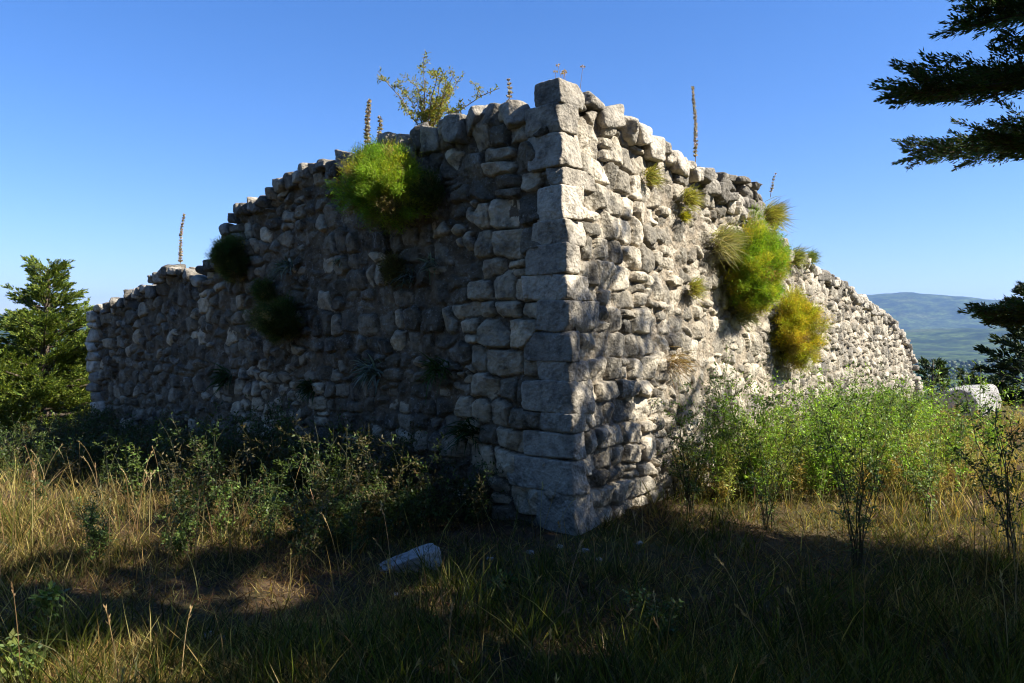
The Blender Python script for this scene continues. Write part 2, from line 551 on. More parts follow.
    idx = np.arange(ni * nj).reshape(ni, nj)
    okq = ok[:-1, :-1] & ok[1:, :-1] & ok[1:, 1:] & ok[:-1, 1:]
    q = np.stack([idx[:-1, :-1], idx[1:, :-1], idx[1:, 1:], idx[:-1, 1:]], -1)[okq]
    if side == 'L': q = q[:, ::-1]
    used = np.zeros(ni * nj, bool); used[q.ravel()] = True
    remap = np.cumsum(used) - 1
    g = Geo()
    g.add(P.reshape(-1, 3)[used], remap[q], None, colr.reshape(-1, 3)[used])
    # the core of the wall behind its face: top, back and far end
    cs = np.arange(.55, LEN[side] + .001, .08)
    tz = top_z(side, cs) - .14
    hs = np.array((-.13, -.30, -.50, -.70, -.90))
    CS, HS = np.meshgrid(cs, hs, indexing='ij')
    TZ = tz[:, None] + .05 * fbm(CS * 5, HS * 5, seed + 31, 3)
    top = wall_pt(side, CS, TZ, HS)
    lo = wall_pt(side, cs, np.full_like(cs, -.3), np.full_like(cs, -.13))[:, None]
    bk = wall_pt(side, cs, np.full_like(cs, -.3), np.full_like(cs, -.90))[:, None]
    R = np.concatenate([lo, top, bk], 1)
    a, b = R.shape[:2]
    ii = np.arange(a * b).reshape(a, b)
    qq = np.stack([ii[:-1, :-1], ii[1:, :-1], ii[1:, 1:], ii[:-1, 1:]], -1).reshape(-1, 4)
    g.add(R.reshape(-1, 3), qq, None, mcol)
    e = ii[-1]
    g.add(R[-1], None, np.array([[0, k, k + 1] for k in range(1, b - 1)]), mcol)
    # stones along the broken top, in three rows through the thickness
    for row, hh in enumerate((-.10, -.38, -.68)):
        s = .42 + .1 * row
        while s < LEN[side] - .02:
            dep = CY + d[1] * s
            far = s / LEN[side]
            w = rs.uniform(.11, .34 if s < 1.5 else .25) * (1 - .35 * far); hgt = rs.uniform(.10, .26 if s < 1.5 else .20) * (1 - .3 * far)
            zt = min(float(top_z(side, s + w * .25)), float(top_z(side, s + w * .75)) + .03) + rs.normal(0, .03) + .005
            # keep to the outline on its steep steps
            dpt = rs.uniform(.26, .36)
            v, q1 = stone(12 if s < 5 else 7, rs, (w * .56, dpt * .5, hgt * .58), .45, .10, 11)
            v = rotz(v, rs.normal(0, .35)); tl_ = rs.normal(0, .22)
            v = np.stack([v[:, 0] * math.cos(tl_) + v[:, 2] * math.sin(tl_), v[:, 1], -v[:, 0] * math.sin(tl_) + v[:, 2] * math.cos(tl_)], -1)
            p = wall_pt(side, s + w / 2 + v[:, 0], zt - hgt * .5 + v[:, 2], hh + (v[:, 1] if True else 0))
            if side == 'R': q1 = q1[:, ::-1]
            g.add(p, q1[:, ::-1] if side == 'L' else q1[:, ::-1], None, stone_tone(rs, .45 if side == 'R' else .15, .7 if side == 'R' else .4))
            s += w * rs.uniform(.92, 1.05)
    # stones of the broken far end
    z = 0.0
    while z < float(top_z(side, LEN[side] - .15)) - .05:
        hgt = rs.uniform(.12, .2)
        for hh in (-.10, -.38, -.68):
            v, q1 = stone(6, rs, (.16, .16, hgt * .55), .3, .08, 9)
            p = wall_pt(side, LEN[side] - .13 + v[:, 0] + rs.normal(0, .03), z + hgt * .5 + v[:, 2], hh + v[:, 1])
            g.add(p, q1, None, stone_tone(rs, .4))
        z += hgt
    return g.build('wall', M_STONE, parent, True)

QUOINS = [(78, 103, .22, .32), (102, 132, .33, .20), (131, 166, .32, .24), (165, 185, .13, .42), (184, 219, .26, .20), (218, 244, .30, .30),
          (243, 274, .38, .17), (273, 300, .42, .30), (299, 331, .28, .45), (330, 362, .44, .14), (361, 382, .30, .22), (381, 415, .48, .30),
          (414, 434, .29, .24), (433, 462, .46, .15), (461, 496, .64, .18), (495, 545, .36, .24)]
ruin = thing('ruined_building', (0, 0, 0), 'ruined limestone building with two crumbling rubble walls meeting at a tall corner', 'ruin')

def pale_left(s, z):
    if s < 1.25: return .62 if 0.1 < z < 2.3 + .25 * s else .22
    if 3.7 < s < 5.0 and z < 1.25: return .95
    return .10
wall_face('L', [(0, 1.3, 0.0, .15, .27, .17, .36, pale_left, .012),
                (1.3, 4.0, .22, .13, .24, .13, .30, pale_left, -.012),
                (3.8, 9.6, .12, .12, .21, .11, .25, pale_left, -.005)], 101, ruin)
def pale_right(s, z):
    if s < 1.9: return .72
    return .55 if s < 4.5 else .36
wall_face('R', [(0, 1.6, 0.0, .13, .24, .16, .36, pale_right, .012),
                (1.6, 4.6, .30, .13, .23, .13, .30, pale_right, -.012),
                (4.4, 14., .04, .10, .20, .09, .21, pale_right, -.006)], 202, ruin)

rq = np.random.RandomState(9)
for (y0, y1, a, b) in QUOINS:
    z1, z0 = EYE + (HOR - y0) / F * CY, EYE + (HOR - y1) / F * CY
    hl = .0
    v, q = stone(30, rq, ((b + .05) / 2, (a + .05) / 2, (z1 - z0) / 2 * rq.uniform(.965, 1.0)), 1.0, .06, 7, .045)
    v = rotz(v, rq.normal(0, .012))
    # local axes: x along the sunny wall, y along the shaded wall, both starting 3 cm proud of the corner
    pr = rq.uniform(-.012, .006)
    xs = v[:, 0] + b / 2 - pr; ys = v[:, 1] + a / 2 - pr; zz = v[:, 2] + (z0 + z1) / 2
    P = np.array((CX, CY, 0)) + xs[:, None] * U + ys[:, None] * V
    P[:, 2] = zz; P[:, 0] -= LEAN * zz
    g = Geo(); g.add(P, q, None, stone_tone(rq, 1.0) * rq.uniform(.72, 1.05))
    g.build('quoin', M_STONE, ruin, True)

# a stub of inner walling that rises behind the sunny wall
g = Geo(); rq = np.random.RandomState(77)
for (px0, px1, yt) in ((712, 724, 184), (724, 742, 177), (742, 758, 180), (758, 772, 187), (770, 780, 200), (776, 787, 217)):
    s0, z1 = wall_sz('R', px0, yt); s1, _ = wall_sz('R', px1, yt); z1 += .13
    for hh in (-.42, -.72):
        z = float(top_z('R', s1)) - .3
        while z < z1 - .03:
            hg = min(rq.uniform(.12, .2), max(z1 - z, .08)); s = s0
            while s < s1:
                w = rq.uniform(.16, .28)
                v, q = stone(8, rq, (w * .55, .2, hg * .56), .3, .09, 9)
                g.add(wall_pt('R', s + w / 2 + v[:, 0], z + hg / 2 + v[:, 2], hh + rq.normal(0, .03) + v[:, 1]), q[:, ::-1], None, stone_tone(rq, .15) * .75)
                s += w
            z += hg
g.build('inner_wall', M_STONE, ruin, True)

# ------------------------------------------------------------------ plants: building blocks
def unit(v):
    return v / np.maximum(np.linalg.norm(v, axis=-1, keepdims=True), 1e-9)

def blades(g, base, direc, length, width, bend, col0, col1, rs, seg=3, droop=None):
    """thin curved strips: base (n,3), direc (n,3) unit, bend = sideways sag as a share of the length"""
    n = len(base)
    side = unit(np.cross(direc, rs.normal(0, 1, (n, 3))))
    bd = unit(rs.normal(0, 1, (n, 3)) * (1, 1, .2)) if droop is None else droop
    rows = []
    for k in range(seg + 1):
        t = k / seg
        c = base + direc * (length * t)[:, None] + bd * (length * bend * t * t)[:, None]
        w = width * (1 - t ** 1.5) * .5 * (0.6 + .4 * min(1, t * 4 + .4))
        if k < seg: rows += [c - side * w[:, None], c + side * w[:, None]]
        else: rows.append(c)
    m = len(rows)
    v = np.stack(rows, 1)
    i0 = np.arange(n)[:, None] * m
    q = np.concatenate([i0 + np.array([2 * k, 2 * k + 1, 2 * k + 3, 2 * k + 2]) for k in range(seg - 1)], 0) if seg > 1 else np.zeros((0, 4), int)
    t = i0 + np.array([2 * seg - 2, 2 * seg - 1, 2 * seg])
    tt = np.linspace(0, 1, seg + 1).repeat(2)[:m]
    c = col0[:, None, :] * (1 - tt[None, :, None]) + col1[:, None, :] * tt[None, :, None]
    g.add(v.reshape(-1, 3), q, t, c.reshape(-1, 3))

def leaf_quads(g, base, direc, length, width, col, rs, fold=.15, up=None):
    """diamond leaves"""
    n = len(base)
    side = unit(np.cross(direc, rs.normal(0, 1, (n, 3)) if up is None else up + rs.normal(0, .45, (n, 3))))
    nor = np.cross(side, direc)
    L = length[:, None]; Wd = width[:, None]
    mid = base + direc * L * .45
    v = np.stack([base, mid + side * Wd * .5 + nor * Wd * fold, base + direc * L, mid - side * Wd * .5 + nor * Wd * fold], 1)
    q = np.arange(n)[:, None] * 4 + np.arange(4)
    g.add(v.reshape(-1, 3), q, None, np.repeat(col, 4, 0))

def tube(g, pts, radii, col, k=5):
    pts = np.asarray(pts, float); m = len(pts)
    tg = unit(np.gradient(pts, axis=0))
    ref = np.array((.31, .87, .38)); a = unit(np.cross(tg, ref)); b = np.cross(tg, a)
    ang = np.linspace(0, 2 * np.pi, k, endpoint=False)
    v = pts[:, None] + (a[:, None] * np.cos(ang)[None, :, None] + b[:, None] * np.sin(ang)[None, :, None]) * np.asarray(radii)[:, None, None]
    i, j = np.meshgrid(np.arange(m - 1), np.arange(k), indexing='ij')
    q = np.stack([i * k + j, i * k + (j + 1) % k, (i + 1) * k + (j + 1) % k, (i + 1) * k + j], -1).reshape(-1, 4)
    g.add(v.reshape(-1, 3), q, None, col)

def jitter(rs, col, n, amt=.25):
    c = np.asarray(col, float)
    return np.clip(c * (1 + rs.normal(0, amt, (n, 1))) * (1 + rs.normal(0, .08, (n, 3))), .004, 1)

def palette(rs, cols, n, p=None, amt=.2):
    cols = np.asarray(cols, float)
    return np.clip(cols[rs.choice(len(cols), n, p=p)] * (1 + rs.normal(0, amt, (n, 1))) * (1 + rs.normal(0, .06, (n, 3))), .004, 1)

# ------------------------------------------------------------------ conifers
def conifer(name, base, height, label, seed, radius, crown0=.05, nlimb=70, cols=((.045, .075, .018), (.07, .11, .022), (.025, .045, .014)),
            leaf=(.07, .02), dens=1.0, rise=.5, limbs=None, trunk_r=.14, group=None, shape=.8, cat='tree'):
    rs = np.random.RandomState(seed)
    t = thing(name, base, label, cat, group)
    tr = Geo(); cr = Geo()
    bc = np.array((.11, .08, .055))
    hz = np.linspace(-.3, height * .97, 14)
    wob = np.stack([.06 * np.sin(hz * .9 + seed), .06 * np.cos(hz * .7 + seed), hz], -1)
    tube(tr, wob, np.interp(hz, [0, height], [trunk_r, .015]), bc, 9)
    if limbs is None:
        limbs = []
        for i in range(nlimb):
            f = crown0 + (1 - crown0) * (i + rs.rand()) / nlimb
            R = radius * ((1 - (f - crown0) / (1 - crown0)) ** shape) * min(1, .55 + (f - crown0) * 4)
            limbs.append((f * height * .96, i * 2.399 + rs.normal(0, .3), max(R * rs.uniform(.55, 1.25), .22), rise * (.15 + 1.1 * f) * rs.uniform(.6, 1.4)))
    for (z0, az, Ln, ri, *ex) in limbs:
        dm, ls, fl = ex if ex else (1.0, 1.0, .17)
        o = np.array((np.interp(z0, hz, wob[:, 0]), np.interp(z0, hz, wob[:, 1]), z0))
        hd = np.array((math.cos(az), math.sin(az), 0)); sd = np.array((-math.sin(az), math.cos(az), 0))
        tt = np.linspace(0, 1, 8)
        w1 = rs.normal(0, .08)
        axis = lambda q: o + hd * (Ln * q)[:, None] + sd * (w1 * Ln * q * q)[:, None] + np.array((0, 0, 1.)) * (Ln * ri * (q * .55 + q * q * .45))[:, None]
        tube(tr, axis(tt), np.interp(tt, [0, 1], [max(.012, .016 * Ln + .008), .004]), bc, 5)
        ntw = max(6, int(Ln * 17 * (dens * dm) ** .5))
        q = rs.uniform(.16, 1.0, ntw) ** .8
        q[-1] = 1.0
        st = axis(q)
        tl = (.18 + .32 * Ln * (1 - q) ** .7 * rs.uniform(.5, 1.2, ntw)) * rs.uniform(.7, 1.25, ntw)
        sg = rs.choice((-1, 1), ntw)
        td = unit(hd * rs.uniform(.5, 1.3, (ntw, 1)) + sd * (sg * rs.uniform(.15, 1.0, ntw))[:, None] + np.array((0, 0, 1.)) * rs.normal(.22 + ri * .4, .28, (ntw, 1)) * (.5 if ex else 1))
        nl = np.maximum(8, (tl * 150 * dens * dm).astype(int))
        for k in range(ntw):
            m = nl[k]
            u = rs.uniform(0, 1, m)
            b = st[k] + td[k] * (tl[k] * u)[:, None]
            # side sprigs that taper towards the twig's tip
            spr = (1 - u) ** .8 * tl[k] * fl + .012
            dv = unit(rs.normal(0, 1, (m, 3)) * (1, 1, .75) + td[k] * .9)
            b = b + dv * (spr * rs.uniform(0, 1, m))[:, None]
            dv2 = unit(dv * .5 + td[k] * 1.1 + rs.normal(0, .28, (m, 3)) + (0, 0, .15))
            leaf_quads(cr, b, dv2, ls * leaf[0] * rs.uniform(.6, 1.4, m), ls * leaf[1] * rs.uniform(.7, 1.3, m), palette(rs, cols, m, None, .22), rs)
    tr.build('trunk', M_BARK, t, True)
    cr.build('crown', M_CONIF, t)
    return t

p = at(44, 470, 14.2)
conifer('conifer_tree', (p[0], p[1], float(gz(p[0], p[1])) - .1), 3.0 - float(gz(p[0], p[1])), 'bushy yellow-green conifer standing beyond the far end of the shaded wall',
        11, 2.6, .0, 150, ((.16, .21, .03), (.11, .16, .025), (.05, .08, .018), (.22, .25, .035)), (.055, .016), 1.7, .62, shape=1.35)
# the big tree at the right of the viewpoint: long level limbs reach into the top right of the view
BT = np.array((7.4, 3.3, 0.0))
def limb_to(px, py, depth, z0):
    tip = at(px, py, depth) - BT
    Ln = math.hypot(tip[0], tip[1])
    return (z0, math.atan2(tip[1], tip[0]), Ln, (tip[2] - z0) / Ln, 2.5, .55, .20)
vis = [limb_to(896, 102, 4.7, 3.2), limb_to(915, 141, 5.9, 2.9), limb_to(950, 43, 4.6, 4.0), limb_to(965, 0, 4.9, 4.4),
       limb_to(955, 84, 4.9, 3.4), limb_to(985, 156, 5.0, 2.7), limb_to(1003, 22, 5.2, 4.2), limb_to(999, 314, 5.6, 1.9), limb_to(1010, 322, 5.4, 1.7)]
rr = np.random.RandomState(3)
rest = []
for i in range(13):
    z0 = 4.7 + 5.1 * (i + rr.rand()) / 13
    rest.append((z0, i * 2.399, .66 * (10.3 - z0) * rr.uniform(.7, 1.05), rr.uniform(.0, .2), .8, 1.0, .14))
for i in range(46):
    rest.append((rr.uniform(3.2, 5.5), i * 2.399, rr.uniform(.9, 1.5), rr.uniform(.1, .5)))
for i in range(18):
    rest.append((rr.uniform(2.2, 4.4), math.radians(rr.uniform(170, 330)), rr.uniform(2.2, 3.4), rr.uniform(.0, .2)))
rest += [(5.3, 1.62, 3.8, .03, .7, 1.0, .13), (5.9, 1.50, 3.3, .0, .6, 1.0, .13), (6.5, 1.66, 3.0, .02, .6, 1.0, .13), (7.3, 1.5, 2.4, .0, .6, 1.0, .13), (8.0, 1.6, 2.0, .0, .6, 1.0, .13)]
CY1 = ((.045, .085, .018), (.07, .12, .022), (.10, .15, .028), (.10, .08, .03))
conifer('cypress_tree', BT, 10.1, 'tall dark cypress with level limbs reaching into the sky at top right', 5, 3.5,
        limbs=vis + rest, cols=CY1, leaf=(.06, .018), dens=1.2, trunk_r=.22)
conifer('cypress_tree', (4.9, 2.25, 0), 7.6, 'shorter cypress beside the viewpoint that shades the foreground', 8, 3.0,
        .06, 80, CY1[:2], (.12, .05), .6, .25, trunk_r=.17, shape=.5)
for (x_, y_, h_, r_, sd_, lb_) in ((-5.2, -.8, 9.5, 3.0, 65, 'unseen cypress added at the left of the viewpoint to darken the foreground'), (7.6, -1.0, 9.5, 3.0, 6, 'tall cypress at the right of the viewpoint that shades the grass'),
        (-7.5, -4.5, 9.0, 3.2, 61, 'unseen dense cypress added behind the viewpoint at the far left to block sky light'), (-2.6, -6.0, 10.0, 3.4, 62, 'unseen tallest cypress added straight behind the viewpoint to block sky light'),
        (2.4, -5.0, 9.0, 3.2, 63, 'unseen cypress added behind the viewpoint between two taller ones to block sky light'), (-11.5, .5, 8.0, 2.8, 64, 'unseen wide cypress added left of the viewpoint to block sky light')):
    conifer('cypress_tree', (x_, y_, float(gz(x_, y_))), h_, lb_, sd_, r_, .05, 60, CY1[:2], (.26, .11), .3, .3, trunk_r=.2)  # the left and rear ones are unseen, added to block sky light
conifer('cypress_tree', (.4, -2.2, 0), 11.0, 'unseen cypress with a high crown added above the viewpoint to darken the foreground', 77, 4.6, .40, 70, CY1[:2], (.24, .10), .35, .12, trunk_r=.22, shape=.5)  # unseen overhead tree, added to cut sky light on the foreground
for (px, dep, h, r, seed, lab, dk) in ((1032, 19.5, 3.9, 2.0, 31, 'broad dark conifer at the right edge behind the boulder', .6),
                                       (1002, 25.0, 3.2, 1.5, 32, 'dark conifer just behind the boulder with the pointed top', .6),
                                       (968, 33.0, 5.6, 1.2, 33, 'small slender conifer seen far behind the pale boulder', .7),
                                       (934, 27.0, 4.0, 1.4, 34, 'dark bushy tree showing past the end of the sunny wall', .8)):
    q = at(px, 400, dep)
    zb = float(gz(q[0], q[1]))
    conifer('conifer_tree', (q[0], q[1], zb - .1), h, lab, seed, r, .03, 60, (np.array(((.045, .075, .02), (.03, .055, .016), (.075, .10, .025))) * dk), (.14, .045), .6, .45)

# ------------------------------------------------------------------ feathery bushes rooted in the walls
def feathery(side, px, py, rx, rz, out, n, label, seed, cols, name='feathery_bush', width=.0042, droop=.5, group=None):
    """rx, rz, out: half width along the wall, half height, reach out of the wall, in metres; px,py: middle of the bush in the photo"""
    rs = np.random.RandomState(seed)
    s, z = wall_sz(side, px, py)
    d, nrm = (U, NR) if side == 'R' else (V, NL)
    root = wall_pt(side, s, z, 0.0)
    t = thing(name, root, label, 'plant', group)
    g = Geo(); st = Geo()
    # leafy plumes: each plume is a little stem with a cloud of threads
    npl = int(90 + 420 * rx)
    dv = unit(rs.normal(0, 1, (npl, 3)))
    up = np.array((0, 0, 1.))
    lob = .86 + .58 * noise3(dv * 1.5 + seed * 3.3, 7, 2)
    loc = dv * (rs.uniform(.25, 1, npl) ** .45 * lob)[:, None]
    ends = d * (loc[:, 0] * rx * .86)[:, None] + up * (loc[:, 2] * rz * .86)[:, None] + nrm * ((np.abs(loc[:, 1]) * .85 + .06) * out)[:, None]
    start = d * (loc[:, 0] * rx * .2)[:, None] + up * (loc[:, 2] * rz * .3 - rz * .25)[:, None] + nrm * .0
    for k in range(0, npl, 2):
        m = (start[k] + ends[k]) / 2 + nrm * out * .18
        tube(st, [start[k] - nrm * .05, m, ends[k]], [.006, .004, .002], (.10, .09, .03), 4)
    pc = palette(rs, cols, npl, None, .12)
    low = ends @ up / rz
    dead = rs.rand(npl) < .08 + .35 * (low < -.45)
    pc[dead] = palette(rs, ((.22, .17, .06), (.28, .22, .08)), int(dead.sum()))
    idx = rs.randint(0, npl, n)
    u = rs.uniform(.3, 1.06, n) ** .7
    spread = .030 + .075 * rx * rs.uniform(.3, 1, npl)
    b = start[idx] * (1 - u)[:, None] + ends[idx] * u[:, None] + nrm * (out * .15 * u * (1 - u) * 4)[:, None] + rs.normal(0, 1, (n, 3)) * spread[idx][:, None] * .55
    dr = unit(unit(ends[idx] - start[idx]) * .75 + rs.normal(0, .75, (n, 3)) + up * .1)
    ln = rs.uniform(.022, .065, n)
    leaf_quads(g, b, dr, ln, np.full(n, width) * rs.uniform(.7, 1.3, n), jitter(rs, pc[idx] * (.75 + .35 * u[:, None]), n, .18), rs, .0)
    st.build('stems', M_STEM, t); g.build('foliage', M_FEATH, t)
    return t
GR = ((.17, .28, .022), (.23, .33, .025), (.40, .38, .035))
DG = ((.05, .085, .018), (.07, .10, .02), (.10, .11, .025))
YG = ((.26, .29, .02), (.38, .35, .025), (.50, .36, .04))
feathery('L', 400, 186, .58, .50, .66, 110000, 'big bright green feathery bush high on the shaded wall', 1, GR)
feathery('L', 432, 192, .24, .24, .22, 14000, 'smaller dark bush hanging right of the bright green one', 2, DG)
feathery('L', 240, 258, .32, .33, .42, 36000, 'dark round bush at the top step of the shaded wall', 3, DG)
feathery('L', 290, 318, .36, .32, .40, 30000, 'dark bush hanging in the middle of the shaded wall', 4, DG)
feathery('L', 270, 292, .2, .16, .2, 8000, 'dull tuft just above the dark hanging bush', 5, DG)
feathery('L', 398, 270, .2, .18, .16, 7000, 'small brownish tuft below the big green bush', 7, ((.10, .09, .03), (.13, .11, .03), (.15, .11, .04)))
feathery('R', 737, 270, .62, .74, .66, 130000, 'tall bright green feathery bush on the sunny wall', 12, GR)
feathery('R', 782, 322, .52, .66, .58, 80000, 'yellow-green feathery bush lower right on the sunny wall', 13, YG)

# ------------------------------------------------------------------ leafy plants with stems
def leafy(name, base, h, nst, label, seed, spread=.35, leaf=(.035, .018), cols=((.06, .10, .02), (.10, .15, .03)), per=34, stem_col=(.10, .09, .04),
          lean=(0, 0), cat='plant', group=None, stemr=.004, branch=0.0, into=None):
    rs = np.random.RandomState(seed)
    base = np.asarray(base, float)
    st, lf = (Geo(), Geo()) if into is None else into
    for k in range(nst):
        hh = h * rs.uniform(.6, 1.0) if k else h
        a = rs.uniform(0, 2 * np.pi); sp = spread * rs.uniform(.2, 1)
        dx = np.array((math.cos(a) * sp * hh + lean[0] * hh, math.sin(a) * sp * hh + lean[1] * hh, hh))
        q = np.linspace(0, 1, 7)
        w = rs.normal(0, .04, (7, 3)) * hh * q[:, None]
        pts = base + rs.normal(0, .02, 3) * (1, 1, 0) + dx * q[:, None] * np.stack([q ** .5, q ** .5, np.ones(7)], -1) + w * .5
        segs = [(pts, 1.0)]
        if branch:
            for b in range(int(branch * rs.uniform(.6, 1.4))):
                f = rs.uniform(.25, .9); i = int(f * 6); p0 = pts[i] * (1 - (f * 6 - i)) + pts[min(i + 1, 6)] * (f * 6 - i)
                dd = unit(np.array((rs.normal(0, 1), rs.normal(0, 1), rs.uniform(.3, 1.3)))) * hh * rs.uniform(.12, .35)
                qq = np.linspace(0, 1, 4)
                segs.append((p0 + dd * qq[:, None] + rs.normal(0, .01, (4, 3)) * qq[:, None], .55))
        for (pp, sc) in segs:
            m = len(pp)
            tube(st, pp, np.linspace(stemr * sc, stemr * .35 * sc, m), np.asarray(stem_col) * rs.uniform(.7, 1.3), 4)
            n = max(3, int(per * sc * rs.uniform(.7, 1.2)))
            u = rs.uniform(.12 if sc == 1 else .1, 1, n) * (m - 1)
            i = np.minimum(u.astype(int), m - 2); fr = (u - i)[:, None]
            b = pp[i] * (1 - fr) + pp[i + 1] * fr
            dv = unit(rs.normal(0, 1, (n, 3)) * (1, 1, .55) + (0, 0, .35))
            b = b + dv * .008
            # leaflets in small sprays
            leaf_quads(lf, b, dv, leaf[0] * rs.uniform(.5, 1.3, n), leaf[1] * rs.uniform(.6, 1.2, n), palette(rs, cols, n, None, .22), rs, .12, np.broadcast_to((0, 0, 1.), (n, 3)))
            b2 = b + dv * (leaf[0] * .8)
            dv2 = unit(dv + rs.normal(0, .6, (n, 3)))
            leaf_quads(lf, b2, dv2, leaf[0] * rs.uniform(.5, 1.1, n), leaf[1] * rs.uniform(.6, 1.2, n), palette(rs, cols, n, None, .22), rs, .12, np.broadcast_to((0, 0, 1.), (n, 3)))
    if into is not None: return None
    t = thing(name, base, label, cat, group)
    st.build('stems', M_STEM, t, origin=base); lf.build('foliage', M_LEAF, t, origin=base)
    return t

# shrub and flower spikes on the wall tops
s_, z_ = wall_sz('L', 410, 136)
leafy('shrub', wall_pt('L', s_, z_ - .08, -.25), .78, 15, 'loose yellow-green shrub growing on top of the shaded wall', 21, 1.25, (.03, .015),
      ((.26, .26, .04), (.18, .22, .04), (.32, .25, .05)), 66, (.20, .14, .09), cat='shrub', stemr=.008, branch=5)

def spike(side, px, y0, y1, label, seed, lean=0.0, back=-.35, r=.016):
    r *= 1.25; rs = np.random.RandomState(seed)
    s, zb = wall_sz(side, px, y1)
    d = U if side == 'R' else V
    base = wall_pt(side, s, zb, back); dep = base[1]
    zt = EYE + (HOR - y0) / F * dep; base[2] = EYE + (HOR - y1) / F * dep - .1
    base[0] = (px - 512) / F * dep
    H = zt - base[2]
    t = thing('flower_spike', base, label, 'flower', 'dry flower spikes on the wall tops')
    g = Geo(); f = Geo()
    q = np.linspace(0, 1, 9)
    pts = np.stack([lean * H * q ** 1.5 + .014 * np.sin(q * 6 + seed) * q, .01 * np.sin(q * 4 + 2 * seed), H * q], -1)
    tube(g, pts, np.linspace(.005, .003, 9), (.20, .15, .10), 5)
    n = int(H * 620)
    u = np.clip(np.round(rs.uniform(.22, 1, n) * H * 26) / (H * 26) + rs.normal(0, .008, n), .2, 1)
    b = np.stack([np.interp(u, q, pts[:, 0]), np.interp(u, q, pts[:, 1]), u * H], -1)
    dv = unit(rs.normal(0, 1, (n, 3)) * (1, 1, .3) + (0, 0, .45))
    leaf_quads(f, b, dv, 1.5 * r * rs.uniform(.8, 1.5, n) * (1.15 - .5 * u), np.full(n, r), palette(rs, ((.40, .33, .26), (.50, .42, .36), (.28, .23, .17), (.46, .36, .40)), n, None, .2), rs)
    g.build('stem', M_STEM, t); f.build('seed_pods', M_LEAF, t)
spike('L', 180, 214, 268, 'dry flower spike on the low left end of the shaded wall', 1, .07, -.3)
spike('L', 368, 100, 148, 'taller flower spike just left of the shrub on the wall', 2, .0, -.3, .019)
spike('L', 380, 117, 142, 'short flower spike between tall spike and shrub', 3, -.02, -.5, .019)
spike('L', 509, 80, 104, 'stubby flower spike near the peak of the ruin', 4, .0, -.35, .015)
spike('R', 695, 87, 168, 'tallest dry spike standing alone above the sunny wall', 5, -.015, -.4, .014)
spike('R', 770, 174, 190, 'short leaning spike on the inner wall stub', 6, .25, -.6, .013)

def umbels(px, y0, y1, n, label, seed, back):
    rs = np.random.RandomState(seed)
    s, zb = wall_sz('L' if px < 560 else 'R', px, y1)
    base = wall_pt('L' if px < 560 else 'R', s, zb, back); dep = base[1]
    t = thing('dry_umbel', base, label, 'dry plant', 'dry umbels at the peak of the ruin')
    g = Geo()
    for k in range(n):
        f = Geo()
        H = (y1 - y0) / F * dep * rs.uniform(.75, 1.15) + .10
        a = rs.normal(0, .18); b = rs.normal(0, .1)
        q = np.linspace(0, 1, 5)
        pts = np.stack([a * q * H + rs.normal(0, .06), b * q * H, H * q - .06], -1)
        tube(g, pts, np.linspace(.0025, .0015, 5), (.22, .15, .09), 4)
        m = 26
        dv = unit(rs.normal(0, 1, (m, 3)) * (1, 1, .5) + (0, 0, .7))
        leaf_quads(f, np.repeat(pts[-1:], m, 0) + dv * .008, dv, rs.uniform(.008, .024, m), np.full(m, .009), palette(rs, ((.40, .28, .17), (.46, .34, .25)), m), rs)
        f.build('seed_head', M_LEAF, t)
    g.build('stems', M_STEM, t)
umbels(527, 82, 104, 6, 'thin dry umbels left of the topmost cornerstone', 1, -.35)
umbels(548, 68, 90, 6, 'tallest dry umbels right behind the topmost cornerstone', 2, -.3)
umbels(578, 84, 100, 4, 'thin dry umbels right of the topmost cornerstone', 3, -.3)

# tufts rooted in the walls: straps of leaves
def tuft(side, px, py, size, n, label, seed, cols, name='wall_tuft', width=.02, group=None, out=.7, droop=.6, seg=3):
    rs = np.random.RandomState(seed)
    s, z = wall_sz(side, px, py)
    d, nrm = (U, NR) if side == 'R' else (V, NL)
    root = wall_pt(side, s, z, -.02)
    g = Geo()
    b = d * rs.normal(0, size * .22, (n, 1)) + np.array((0, 0, 1.)) * rs.normal(0, size * .16, (n, 1)) + nrm * rs.uniform(0, size * .25, (n, 1))
    dv = unit(nrm * out + d * rs.normal(0, .75, (n, 1)) + np.array((0, 0, 1.)) * rs.normal(.35, .5, (n, 1)))
    c = palette(rs, cols, n, None, .2)
    blades(g, b, dv, size * rs.uniform(.45, 1.05, n), np.full(n, width) * rs.uniform(.7, 1.3, n), droop * rs.uniform(.2, 1.4, n), c, c * 1.1, rs, seg, np.broadcast_to(np.array((0, 0, -1.)), (n, 3)))
    o = g.build(name, M_LEAF); o.location = root
    return tag(o, label, 'plant', group)
SIL = ((.16, .19, .16), (.22, .25, .21), (.10, .13, .10))
YEL = ((.30, .28, .05), (.22, .23, .05), (.36, .30, .10))
GG = 'silver leaved rosettes rooted in the shaded wall'
tuft('L', 288, 268, .26, 70, 'silvery rosette just right of the dark round bush', 1, SIL, 'silver_rosette', .022, GG)
tuft('L', 408, 278, .20, 55, 'silvery rosette below the big green bush', 2, SIL, 'silver_rosette', .02, GG)
tuft('L', 431, 264, .18, 45, 'small silvery rosette near the pale corner stones', 3, SIL, 'silver_rosette', .02, GG)
tuft('L', 374, 372, .30, 80, 'largest silvery rosette low in the shaded wall', 4, SIL, 'silver_rosette', .024, GG)
tuft('L', 340, 262, .12, 30, 'smallest silvery rosette in the middle of the shaded wall', 5, SIL, 'silver_rosette', .018, GG)
tuft('L', 402, 455, .26, 50, 'silvery rosette near the foot of the shaded wall', 6, SIL, 'silver_rosette', .022, GG)
GY = 'yellowish tufts rooted in the sunny wall'
